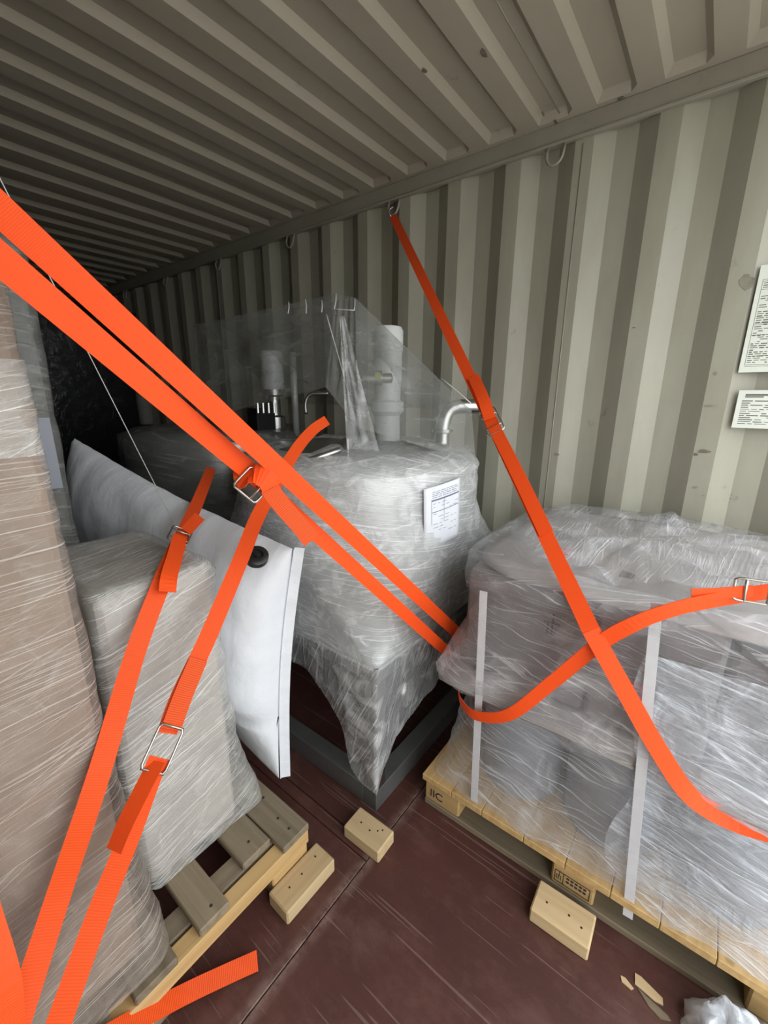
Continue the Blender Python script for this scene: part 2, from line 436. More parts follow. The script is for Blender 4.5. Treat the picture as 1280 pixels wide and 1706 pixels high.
tube('weld_seam', [(-1.1, .655, 2.3895), (0, .655, 2.3895), (1.1, .655, 2.3895)], .0022, M_rail, ceil, 6)
def scuff(c, ux, uy, a, b, parent, m, seed):
    ux = Vector(ux); uy = Vector(uy); n = 16; P_ = []
    for k in range(n):
        t = 2*math.pi*k/n; r = 1+.55*noise.noise(Vector((math.cos(t)*1.6, math.sin(t)*1.6, seed*3.3)))
        P_.append(Vector(c)+ux*(a*r*math.cos(t))+uy*(b*r*math.sin(t)))
    nn = ux.cross(uy)*.0006
    V = [p-nn for p in P_]+[p+nn for p in P_]; F = [tuple(range(n)), tuple(range(2*n-1, n-1, -1))]+[(i, n+i, n+(i+1) % n, (i+1) % n) for i in range(n)]
    obj('paint_scuff', pydata('paint_scuff', V, F), m, parent)
M_scuff = plain('scuffed_paint', (.17, .145, .105), .8, 0, .35, 40); M_scuff2 = plain('worn_paint', (.27, .25, .19), .7, 0, .25, 30)
for i, (px, py, a, b, m) in enumerate(((1172, 752, .022, .006, M_scuff), (1160, 757, .008, .005, M_scuff), (1177, 628, .002, .012, M_scuff), (1192, 622, .007, .006, M_scuff2), (1185, 676, .022, .004, M_scuff2), (1158, 812, .010, .005, M_scuff2),
        (1172, 826, .005, .001, M_scuff), (1245, 470, .022, .02, M_scuff2), (1058, 738, .0025, .0025, M_scuff), (1108, 430, .003, .004, M_scuff), (928, 757, .012, .006, M_scuff2), (1056, 546, .008, .0015, M_scuff), (976, 480, .012, .010, M_scuff2))):
    p = at(px, py, X=WX-.0005); k = (p.y-.262) % .278
    if k < .067: scuff(p, (0, 1, 0), (0, 0, 1), a, b, wall_r, m, i)
for i, (px, py, a, b) in enumerate(((806, 88, .02, .008), (1035, 164, .008, .012), (905, 190, .014, .004), (926, 203, .014, .006), (708, 118, .01, .008))):
    scuff(at(px, py, Z=2.3885), (1, 0, 0), (0, 1, 0), a, b, ceil, M_scuff, i+20)
rails = []
for i, s in enumerate((1, -1)):
    bm = bmesh.new(); x0, x1 = sorted((s*1.158, s*1.235)); bm_box(bm, x0, x1, DOOR, END, 2.325, 2.392, .004)
    o = obj('trim_%d' % (i+1), from_bm('top_rail', bm), M_rail); o['kind'] = 'structure'; rails.append(o)
    x0, x1 = sorted((s*1.150, s*1.172)); box('rail_lip', x0, x1, DOOR, END, 2.315, 2.326, M_rail, o, .002)
def lash_ring(y, s, par):
    c = Vector((s*1.148, y, 2.285)); pts = []
    for k in range(13):
        a = R(180+180*k/12); pts.append(c + Vector((-.004*s*math.sin(R(180*k/12)), .032*math.cos(a), .040*math.sin(a))))
    pts = [c+Vector((.012*s, -.032, .035))] + pts + [c+Vector((.012*s, .032, .035))]
    tube('lashing_ring', pts, .0055, M_rail, par, 8)
for k in range(8): lash_ring(.674+.788*k, 1, rails[0])
for k in range(4): lash_ring(.40+.788*k, -1, rails[1])
box('wall_back', -1.21, 1.21, END, END+.04, 0, 2.42, M_wall, None, .002)['kind'] = 'structure'
# plywood floor: base and separate sheets
fl = box('floor', -1.21, 1.21, DOOR, END, -.12, -.028, M_dark, None, 0); fl['kind'] = 'structure'
def sheet(x0, x1, y0, y1): box('floor_sheet', x0+.0015, x1-.0015, y0+.0015, y1-.0015, -.028, 0, M_floor, fl, .0015)
sheet(-1.17, 1.17, DOOR, -.58); sheet(-1.17, 1.17, -.58, .622)
y = .622
while y < END-.1:
    e = min(END, y+1.2); sheet(-1.17, -.075, y, e); sheet(-.035, 1.17, y, e)
    box('floor_strip', -.0735, -.0365, y+.0015, e-.0015, -.028, -.0015, M_floor, fl, .001); y += 1.2
# door frame and the yard outside
for i, s in enumerate((-1, 1)):
    x0, x1 = sorted((s*1.14, s*1.24)); o = box('trim_%d' % (i+3), x0, x1, DOOR-.06, DOOR, -.12, 2.42, M_rail, None, .006); o['kind'] = 'structure'
o = box('trim_5', -1.14, 1.14, DOOR-.06, DOOR, 2.30, 2.42, M_rail, None, .006); o['kind'] = 'structure'
M_yard = plain('concrete_yard', (.48, .465, .43), .9, 0, .12, 1.5)
o = obj('ground', pydata('ground', [(-30, -40, -.13), (30, -40, -.13), (30, 20, -.13), (-30, 20, -.13)], [(0, 1, 2, 3)]), M_yard); o['kind'] = 'structure'

# ------------------------------------------------------------------ pallets
def pallet_left():
    t = empty('wooden_pallet', (-.66, 1.3, 0), 'weathered wooden pallet with a fresh yellow front beam under the film-wrapped boxes', 'pallet', 'wooden pallets')
    Y0, Y1 = .757, 1.47
    for y0, y1 in ((Y0, .803), (.810, .87), (1.05, 1.15), (1.38, Y1)):      # cross beams
        box('cross_beam', -1.15, -.180, y0, y1, .078, .124, M_pineX if y0 == Y0 else M_oldX, t, .003)
    for i, (x0, x1, y0) in enumerate(((-.272, -.178, Y0-.001), (-.366, -.277, .808), (-.515, -.437, .762), (-.66, -.57, Y0), (-.80, -.70, .765), (-.94, -.84, Y0), (-1.15, -1.05, Y0))):
        box('deck_board', x0, x1, y0, Y1, .124, .147, M_oldY, t, .003)
    for x0, x1 in ((-.31, -.183), (-.72, -.60), (-1.14, -1.02)):
        for y0, y1 in ((.762, .86), (1.05, 1.15), (1.38, 1.465)): box('block', x0, x1, y0, y1, .022, .078, M_pineX, t, .004)
        box('bottom_board', x0, x1, .762, 1.465, .0, .022, M_oldY, t, .003)
    for x, y in ((-.225, .79), (-.225, .84), (-.32, .85), (-.47, .79), (-.21, .93)):
        lathe('nail', [(.004, 0), (.004, .0012)], (x, y, .1468), M_nail, t, 8)
pallet_left()
def text_mesh(body, size):
    cu = bpy.data.curves.new('txt', 'FONT'); cu.body = body; cu.size = size; cu.extrude = .0003
    o = bpy.data.objects.new('txt', cu); col.objects.link(o); dg = bpy.context.evaluated_depsgraph_get()
    me = bpy.data.meshes.new_from_object(o.evaluated_get(dg)); bpy.data.objects.remove(o); bpy.data.curves.remove(cu); me.materials.clear(); return me
def place(me, origin, ux, uy):
    n = Vector(ux).cross(Vector(uy)); m = Matrix((( ux[0], uy[0], n[0], origin[0]), (ux[1], uy[1], n[1], origin[1]), (ux[2], uy[2], n[2], origin[2]), (0, 0, 0, 1)))
    me.transform(m); return me
def pallet_right():
    t = empty('wooden_pallet', (.63, .09, 0), 'pale wooden pallet stamped on its blocks under the film-wrapped drums', 'pallet', 'wooden pallets')
    X0, X1, Y0, Y1 = .19, 1.06, -.40, .588
    ys = [Y1]; 
    for w in (.11, .105, .13, .115, .112, .108, .11, .10, .098): ys.append(ys[-1]-w)
    for a, b in zip(ys[:-1], ys[1:]): box('deck_board', X0-.012, X1, max(b+.0006, Y0), a-.0006, .118, .141, M_pineX, t, .0018)
    for x0, x1 in ((X0+.012, X0+.11), (.58, .68), (X1-.11, X1-.012)):
        box('stringer_board', x0, x1, Y0, Y1, .096, .118, M_oldY, t, .003)  # darker wood puts the shade under the deck into the colour
        for y0, y1 in ((Y1-.13, Y1), (.05, .162), (Y0, Y0+.13)): box('block', x0-.002, x1, y0, y1, .022, .096, M_pineY, t, .005)
        box('bottom_board', x0-.004, x1, Y0, Y1, .0, .022, M_oldY, t, .003)
    xf = X0+.0085
    obj('stamp', place(text_mesh('IIC', .042), (xf, Y1-.02, .045), (0, -1, 0), (0, 0, 1)), M_ink, t)
    bm = bmesh.new()                         # framed stamp of illegible marks on the middle block
    def q(y0, y1, z0, z1): bm_box(bm, xf-.0004, xf+.001, y0, y1, z0, z1)
    q(.060, .152, .074, .0752); q(.060, .152, .036, .0372); q(.060, .0612, .036, .075); q(.1508, .152, .036, .075); q(.128, .1292, .036, .075)
    for y, z in ((.147, .045), (.142, .045), (.136, .045), (.1405, .058)): q(y-.0012, y, z, z+.017)
    for z in (.062, .050):
        for k in range(5): q(.070+.011*k, .070+.011*k+.007, z, z+.006)
    obj('stamp', from_bm('stamp', bm), M_ink, t)
pallet_right()

# ------------------------------------------------------------------ chocks nailed to the floor
def chock(x0, x1, y0, y1, m, label, nails, rz=0):
    t = empty('wood_chock', ((x0+x1)/2, (y0+y1)/2, 0), label, 'wood block', 'wooden chocks nailed to the floor')
    box('block', x0, x1, y0, y1, 0, .046, m, t, .004)
    for u, v in nails:
        lathe('nail', [(.0028, 0), (.0028, .001)], (x0+(x1-x0)*u, y0+(y1-y0)*v, .0457), M_nail, t, 8)
    t.rotation_euler.z = R(rz)
chock(-.062, .021, .588, .728, M_chockY, 'small pale wood chock against the corner of the grey tank skid', ((.5, .72), (.45, .45), (.62, .3), (.75, .22)), 1)
chock(-.329, -.152, .679, .760, M_chockX, 'long pale wood chock beside the yellow beam of the weathered pallet', ((.82, .62), (.5, .55), (.25, .55)), -1)
chock(.080, .170, .034, .181, M_chockY, 'pale wood chock against the stamped block of the drum pallet', ((.45, .78), (.5, .4), (.4, .18)), 1)

# ------------------------------------------------------------------ loads on the left pallet
def load_tall():
    t = empty('wrapped_box', (-.88, 1.1, .147), 'tall brown cardboard box wound in stretch film, beside the left frame edge', 'wrapped box', 'film-wrapped boxes on the weathered pallet')
    box('carton', -1.15, -.612, .827, 1.36, .149, 1.58, M_cardA, t, .012)
    film_shell('stretch_film', [(.149, -1.16, -.560, .775, 1.38, .05), (.30, -1.16, -.572, .79, 1.38, .05), (.62, -1.16, -.592, .808, 1.38, .045), (.95, -1.16, -.598, .815, 1.37, .03),
        (1.3, -1.155, -.606, .82, 1.365, .022), (1.585, -1.155, -.608, .822, 1.365, .022), (1.59, -1.14, -.62, .83, 1.35, .02)], M_filmA, t, amp=.006, seed=1, dz=.03)
    # second, denser turn of film round the middle
    film_shell('film_band', [(1.27, -1.158, -.603, .816, 1.368, .024), (1.41, -1.158, -.604, .817, 1.368, .024)], M_filmB, t, amp=.004, seed=2, cap=False, dz=.02)
load_tall()
def load_low():
    t = empty('wrapped_box', (-.42, 1.15, .147), 'low film-wrapped carton standing between the tall brown box and the white air bag', 'wrapped box', 'film-wrapped boxes on the weathered pallet')
    box('carton', -.548, -.292, .945, 1.335, .149, .955, M_cardB, t, .012)
    film_shell('stretch_film', [(.149, -.55, -.205, .925, 1.35, .035), (.20, -.55, -.205, .922, 1.35, .04), (.30, -.56, -.235, .926, 1.35, .04), (.42, -.566, -.262, .928, 1.35, .035),
        (.7, -.566, -.277, .930, 1.35, .03), (.94, -.566, -.279, .930, 1.35, .03), (.966, -.56, -.29, .942, 1.34, .03)], M_filmB, t, amp=.007, seed=4, dz=.025, capjit=.008)
load_low()
def load_rear():
    t = empty('wrapped_load', (-.78, 1.95, 0), 'tall dim film-wrapped load behind the brown box, with a pale label', 'wrapped load', 'film-wrapped loads')
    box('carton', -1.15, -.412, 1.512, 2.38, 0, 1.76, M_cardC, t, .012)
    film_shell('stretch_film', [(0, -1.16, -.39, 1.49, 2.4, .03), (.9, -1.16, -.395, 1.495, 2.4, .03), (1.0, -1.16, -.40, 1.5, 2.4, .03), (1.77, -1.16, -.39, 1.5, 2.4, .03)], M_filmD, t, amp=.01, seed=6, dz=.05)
    box('label', -.50, -.425, 1.478, 1.482, 1.10, 1.30, M_pail, t, 0)
load_rear()

def load_far():
    t = empty('wrapped_load', (.15, 4.9, 0), 'black film-wrapped load added to darken the far end of the container', 'wrapped load', 'film-wrapped loads')
    box('carton', -.78, 1.08, 4.32, 5.48, 0, 2.07, M_black, t, .01)  # added black mass, put in to deepen the darkness at the far end
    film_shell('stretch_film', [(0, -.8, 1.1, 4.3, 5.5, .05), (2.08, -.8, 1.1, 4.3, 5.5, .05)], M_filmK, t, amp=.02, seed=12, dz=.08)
load_far()

# ------------------------------------------------------------------ air bag
def air_bag():
    t = empty('air_bag', (-.16, 1.4, .15), 'inflated white dunnage air bag between the low carton and the tank', 'air bag')
    NB, NT, FT, FB = at(465, 1297, Z=.150), at(487, 914, Y=.925), Vector((-.215, 2.03, 1.195)), Vector((-.16, 2.08, .33))
    V = []; F = []; UV = []; NS, NTT = 60, 40
    for side in (0, 1):
        for i in range(NS+1):
            s = i/NS; s = .5-.5*math.cos(math.pi*s)
            for j in range(NTT+1):
                u = .5-.5*math.cos(math.pi*j/NTT)
                p = NB.lerp(FB, s).lerp(NT.lerp(FT, s), u)
                e = max(0, 1-abs(2*s-1)**7)**.5 * max(0, 1-abs(2*u-1)**3.2)**.55
                lowt = min(1, max(0, u/.42)); h = (.145 if side == 0 else .055)*e*(.25+.75*lowt*lowt*(3-2*lowt))
                # edges pull in where the bag is full
                p.z += (.5-u)*.05*math.sin(math.pi*s); p.y += (.5-s)*.06*math.sin(math.pi*u)
                # crease low on the near end, radial wrinkles to the seams
                w = noise.noise(Vector((s*26, u*3.5, side*5)))*.010*max(0, 1-1.6*abs(u-.9))*min(1, s*8) + noise.noise(Vector((s*6, u*9, side*5)))*.008*e
                if side == 0: w -= .018*math.exp(-((u-.27-.12*s)/.022)**2)*math.exp(-(s/.16)**2)
                x = -(h+w*(1 if e > .05 else 0)) if side == 0 else h+w*.5*(1 if e > .05 else 0)
                V.append(p + Vector((x, -.25*abs(x)*(1-s), 0))); UV.append((s*1.2, u*.85))
        o = side*(NS+1)*(NTT+1)
        for i in range(NS):
            for j in range(NTT):
                a = o+i*(NTT+1)+j; q = (a, a+1, a+NTT+2, a+NTT+1); F.append(q if side == 0 else q[::-1])
    obj('bag_skin', pydata('bag_skin', V, F, True, UV), M_bag, t)
    # welded seam strip down the near end
    edge = [V[j] for j in range(NTT+1)]
    d = (NT-NB).normalized(); w = Vector((.018, -.012, 0))
    pts = [p + w for p in edge]
    ribbon('end_seam', pts, .030, M_bag, t, Vector((.8, -.6, 0)), .002)
    tube('stitching', [p + Vector((.002, -.006, 0)) for p in edge[1:-1]], .0016, M_paper, t, 5)
    c = at(428, 927, D=1.10); n = Vector((-.25, -.55, .8)).normalized()
    v = lathe('valve', [(.030, -.01), (.030, .006), (.024, .010), (.016, .010), (.015, .004), (.006, .004), (.006, .012)], c, M_black, t, 24, n)
air_bag()

# ------------------------------------------------------------------ tank skids
def tank(name, cx, cy, label, film, top, near):
    t = empty(name, (cx, cy, 0), label, 'tank', 'film-wrapped tanks')
    x0, x1, y0, y1 = cx-.525, cx+.525, cy-.525, cy+.525
    if near: x0, y0 = .066, .697
    for a in ((x0, x1, y0, y0+.06), (x0, x1, y1-.06, y1), (x0, x0+.06, y0+.06, y1-.06), (x1-.06, x1, y0+.06, y1-.06)):
        box('base_beam', *a, 0, .08, M_skid, t, .002)
        box('top_beam', *a, .50, .555, M_skid, t, .002)
    for px in (x0, x1-.05):
        for py in (y0, y1-.05): box('corner_post', px, px+.05, py, py+.05, .08, .5, M_steel, t, .003)
    lathe('vessel', [(.06, .26), (.07, .30), (.30, .52), (.48, .74), (.495, .78), (.495, top-.05), (.485, top-.02), (.40, top), (.2, top+.015), (.02, top+.02)], (cx, cy, 0), M_steel, t, 64)
    tube('drain_pipe', [(cx, cy, .28), (cx, cy, .20), (cx+.02, cy-.05, .16), (cx+.1, cy-.3, .16)], .03, M_steel, t, 12)
    return t
t1 = tank('tank_skid', .59, 1.222, 'steel tank in crinkled clear film on a grey skid, paper on its side', M_filmT, 1.12, True)
film_shell('stretch_film', [(.548, .060, 1.118, .690, 1.75, .03), (.60, .062, 1.116, .692, 1.748, .08), (.72, .066, 1.114, .698, 1.746, .24), (.86, .070, 1.110, .702, 1.742, .44), (.95, .072, 1.108, .704, 1.740, .515),
    (1.085, .074, 1.106, .706, 1.738, .515), (1.10, .070, 1.11, .702, 1.742, .515), (1.115, .078, 1.10, .71, 1.734, .51), (1.145, .12, 1.06, .75, 1.69, .47), (1.165, .2, 1.0, .83, 1.62, .4)], M_filmT, t1, dz=.022, amp=.007, k=12, m=8, seed=8, capjit=.02, freq=10)
# film pulled down over the near corner post
def skirt():
    V = []; F = []; UV = []; x, y = .057, .688; rows = 22
    left = [(0, .085), (.07, .075), (.13, .12), (.17, .26), (.33, .405), (.5, .395)]; right = [(0, .085), (.045, .16), (.12, .225), (.26, .245), (.41, .275), (.55, .30)]
    def f(tab, d):
        for (a, za), (b, zb) in zip(tab[:-1], tab[1:]):
            if d <= b: return za+(zb-za)*(d-a)/(b-a)
        return tab[-1][1]
    cols = [-.5+.02*i for i in range(25)] + [0] + [.02*i for i in range(1, 27)]
    for s in cols:
        z0 = f(left, -s) if s < 0 else f(right, s)
        for k in range(rows+1):
            z = .565+(z0-.565)*k/rows
            p = Vector((x, y-s, z)) if s < 0 else Vector((x+s, y, z))
            pull = .02*min(1, abs(s)/.2)*(k/rows)
            nn = noise.noise(p*14)*.010*min(1, abs(s)*8+.2)
            p += Vector((pull+nn, 0, 0)) if s < 0 else Vector((0, pull+nn, 0))
            V.append(p); UV.append((s, z))
    for i in range(len(cols)-1):
        for k in range(rows): a = i*(rows+1)+k; F.append((a, a+1, a+rows+2, a+rows+1))
    obj('film_skirt', pydata('film_skirt', V, F, True, UV), M_filmS, t1)
skirt()
tube('bottom_pipe', [(.62, .95, .33), (.52, .86, .30), (.42, .82, .27), (.34, .80, .24)], .026, M_steel, t1, 12)
# manway lid with its clamp
lid_c = Vector((.40, 1.30, 1.135))
lathe('manway_lid', [(.20, 0), (.205, .018), (.20, .026), (.16, .040), (.05, .055), (.01, .056)], lid_c, M_steel, t1, 40, Vector((-.06, -.03, 1)))
cl = box('lid_clamp', .36, .385, 1.07, 1.10, 1.13, 1.215, M_steel, t1, .004)
tube('lid_bar', [at(484, 774, D=1.47), at(525, 764, D=1.47), at(568, 749, D=1.48)], .011, M_steel, t1, 8)
# motor
mc = Vector((.775, 1.205, 0))
mt = lathe('motor', [(.062, 1.425), (.064, 1.44), (.064, 1.555), (.068, 1.556), (.068, 1.64), (.060, 1.656), (.030, 1.662)], mc, M_motor, t1, 32)
lathe('gearbox', [(.085, 1.13), (.085, 1.16), (.06, 1.17), (.058, 1.28), (.075, 1.30), (.075, 1.34), (.06, 1.35), (.06, 1.425)], mc, M_motor, t1, 32)
vb = at(632, 630, D=1.72)
vt = lathe('valve', [(.012, -.05), (.022, -.045), (.022, -.012), (.03, -.01), (.03, .012), (.02, .014), (.02, .05), (.012, .055)], vb, M_steel, t1, 20, rt)
lathe('sticker', [(.013, 0), (.013, .002)], vb - fw*.032 - rt*.004, M_green, vt, 16, -fw)
el = [at(736, 745, D=1.74), at(737, 720, D=1.74), at(740, 700, D=1.74), at(747, 685, D=1.74), at(760, 678, D=1.75), at(800, 677, D=1.78)]
tube('outlet_elbow', catmull(el, .015), .030, M_steel, t1, 16)
lathe('flange', [(.042, 0), (.042, .012)], el[1], M_steel, t1, 24)
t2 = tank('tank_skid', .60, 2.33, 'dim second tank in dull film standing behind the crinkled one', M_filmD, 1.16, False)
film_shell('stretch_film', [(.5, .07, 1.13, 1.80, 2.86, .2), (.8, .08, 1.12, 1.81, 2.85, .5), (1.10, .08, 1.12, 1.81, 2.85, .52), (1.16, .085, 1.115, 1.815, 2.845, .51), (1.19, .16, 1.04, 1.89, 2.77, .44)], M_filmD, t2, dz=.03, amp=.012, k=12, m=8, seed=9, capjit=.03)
for q, dd, h0, h1, rr in (((455, 640), 2.35, 1.38, 1.60, .062),):
    p = at(*q, D=dd); lathe('motor', [(rr*.96, 1.40), (rr, 1.41), (rr, 1.58), (rr*.9, 1.60), (rr*.4, 1.605)], (p.x, p.y, 0), M_motor, t2, 28)
    lathe('gearbox', [(.06, 1.17), (.06, 1.25), (.035, 1.26), (.035, 1.36), (.055, 1.37), (.055, 1.40)], (p.x, p.y, 0), M_steel, t2, 24)
p = at(490, 640, D=2.3); tube('stand_pipe', [(p.x, p.y, 1.15), (p.x, p.y, 1.59)], .018, M_galv, t2, 14)
p = at(510, 690, D=2.2); tube('bent_pipe', catmull([p, p+Vector((0, 0, .06)), p+rt*.03+Vector((0, 0, .10)), p+rt*.12+Vector((0, 0, .105))], .01), .010, M_steel, t2, 10)
p = at(430, 690, D=2.25); box('terminal_box', p.x-.02, p.x+.10, p.y-.02, p.y+.07, 1.17, 1.30, M_black, t2, .005)
for k in range(4): lathe('bolt', [(.008, 0), (.008, .05)], at(430+9*k, 688, D=2.15), M_steel, t2, 8)
p = at(240, 668, D=2.75); lathe('motor', [(.04, 1.18), (.045, 1.19), (.045, 1.40), (.03, 1.42)], (p.x, p.y, 0), M_cardC, t2, 20)
# clear bag over both machines
def hood():
    A1, A2 = at(592, 496, D=1.72), at(322, 542, D=2.35)
    Ab = at(560, 489, D=1.78)
    L1, L2 = at(543, 645, D=1.66), at(330, 700, D=2.2)
    B1 = at(596, 712, D=1.62); R1 = at(786, 684, D=1.68); R1b = at(793, 770, D=1.64); R2 = Vector((1.13, 2.3, 1.32)); B2 = at(690, 760, D=1.60)
    t = empty('plastic_hood', (A1.x, A1.y, 1.14), 'clear plastic bag draped like a tent over the tank motors', 'plastic bag')
    def patch(name, c00, c10, c11, c01, nu=26, nv=26, sag=.03, sd=0, folds=0):
        V = []; F = []
        for i in range(nu+1):
            for j in range(nv+1):
                u, v = i/nu, j/nv
                p = c00.lerp(c10, u).lerp(c01.lerp(c11, u), v)
                e = math.sin(math.pi*u)*math.sin(math.pi*v)
                nrm = (c10-c00).cross(c01-c00).normalized()
                p = p + nrm*(e*(noise.noise(Vector((u*4, v*4, sd)))*sag + .012*math.sin(u*folds+v*2))) - Vector((0, 0, sag*e*.6))
                V.append(p)
        for i in range(nu):
            for j in range(nv): a = i*(nv+1)+j; F.append((a, a+1, a+nv+2, a+nv+1))
        obj(name, pydata(name, V, F, True), M_hood, t)
    patch('side_panel', Ab, A2, L2, L1, sag=.04, sd=1, folds=17)
    patch('roof_panel', A1, A2, R2, R1, sag=.03, sd=2, folds=9)
    patch('front_panel', Ab, A1, B1, L1, sag=.02, sd=3, folds=22)
    patch('front_drape', A1, R1, R1b, B1, sag=.03, sd=4, folds=14)
    keep = M_hood
    def gather():
        globals()['M_hood'] = M_filmS; patch('gathered_film', at(566, 528, D=1.68), at(574, 526, D=1.68), at(632, 752, D=1.55), at(578, 748, D=1.55), 22, 36, .05, 6, 16); globals()['M_hood'] = keep
    gather()
    for a, b in (((544, 524), (592, 700)), ((560, 489), (557, 515)), ((591, 497), (590, 517)), ((557, 515), (590, 517)), ((481, 503), (480, 522)), ((509, 499), (510, 522)), ((536, 500), (536, 520)), ((735, 630), (785, 672)), ((594, 600), (600, 700))):
        tube('fold', catmull([at(*a, D=1.69), at((a[0]+b[0])/2+1, (a[1]+b[1])/2, D=1.675), at(*b, D=1.66)], .03), .0022, M_tape, t, 5)
hood()
# delivery note taped to the tank film
def tank_note():
    t = empty('paper_sheet', Vector((.45, .72, .85)), 'white printed sheet taped to the side of the crinkled tank', 'paper')
    def P(u, v, off=0.0):                     # bent round the vessel
        a0, a1 = R(246.0), R(265.0)
        a = a0+(a1-a0)*u; r = .531+off; tilt = .02*(v-.5)
        return Vector((.59+r*math.cos(a+tilt), 1.222+r*math.sin(a+tilt), 1.075-.225*v+.022*(u-.5)))
    V = [P(i/10, j/10) for i in range(11) for j in range(11)]; F = [(i*11+j, i*11+j+1, (i+1)*11+j+1, (i+1)*11+j) for i in range(10) for j in range(10)]
    me = pydata('sheet', V, F, True); o = obj('sheet', me, M_paper, t); md = o.modifiers.new('thick', 'SOLIDIFY'); md.thickness = .0008
    V = []; F = []
    def bar(u0, u1, v0, v1):
        n = 5; s = len(V)
        for i in range(n+1):
            u = u0+(u1-u0)*i/n
            V.append(P(u, v0, .0016)); V.append(P(u, v1, .0016))
        for i in range(n): F.append((s+2*i, s+2*i+1, s+2*i+3, s+2*i+2))
    bar(.18, .95, .205, .228); bar(.18, .95, .40, .41); bar(.18, .186, .2, .6); bar(.5, .506, .22, .6)
    for k in range(4):
        x = .2
        while x < .9: w = random.uniform(.05, .16); bar(x, min(.93, x+w), .08+.03*k, .088+.03*k); x += w+.03
    for k in range(10):
        x = .22
        while x < .85:
            w = random.uniform(.04, .14)
            if random.random() < .5: bar(x, x+w, .27+.055*k, .276+.055*k)
            x += w+.05
    obj('print', pydata('print', V, F), M_grey_ink, t)
M_grey_ink = plain('grey_print', (.16, .16, .24), .7, 0, 0)
tank_note()

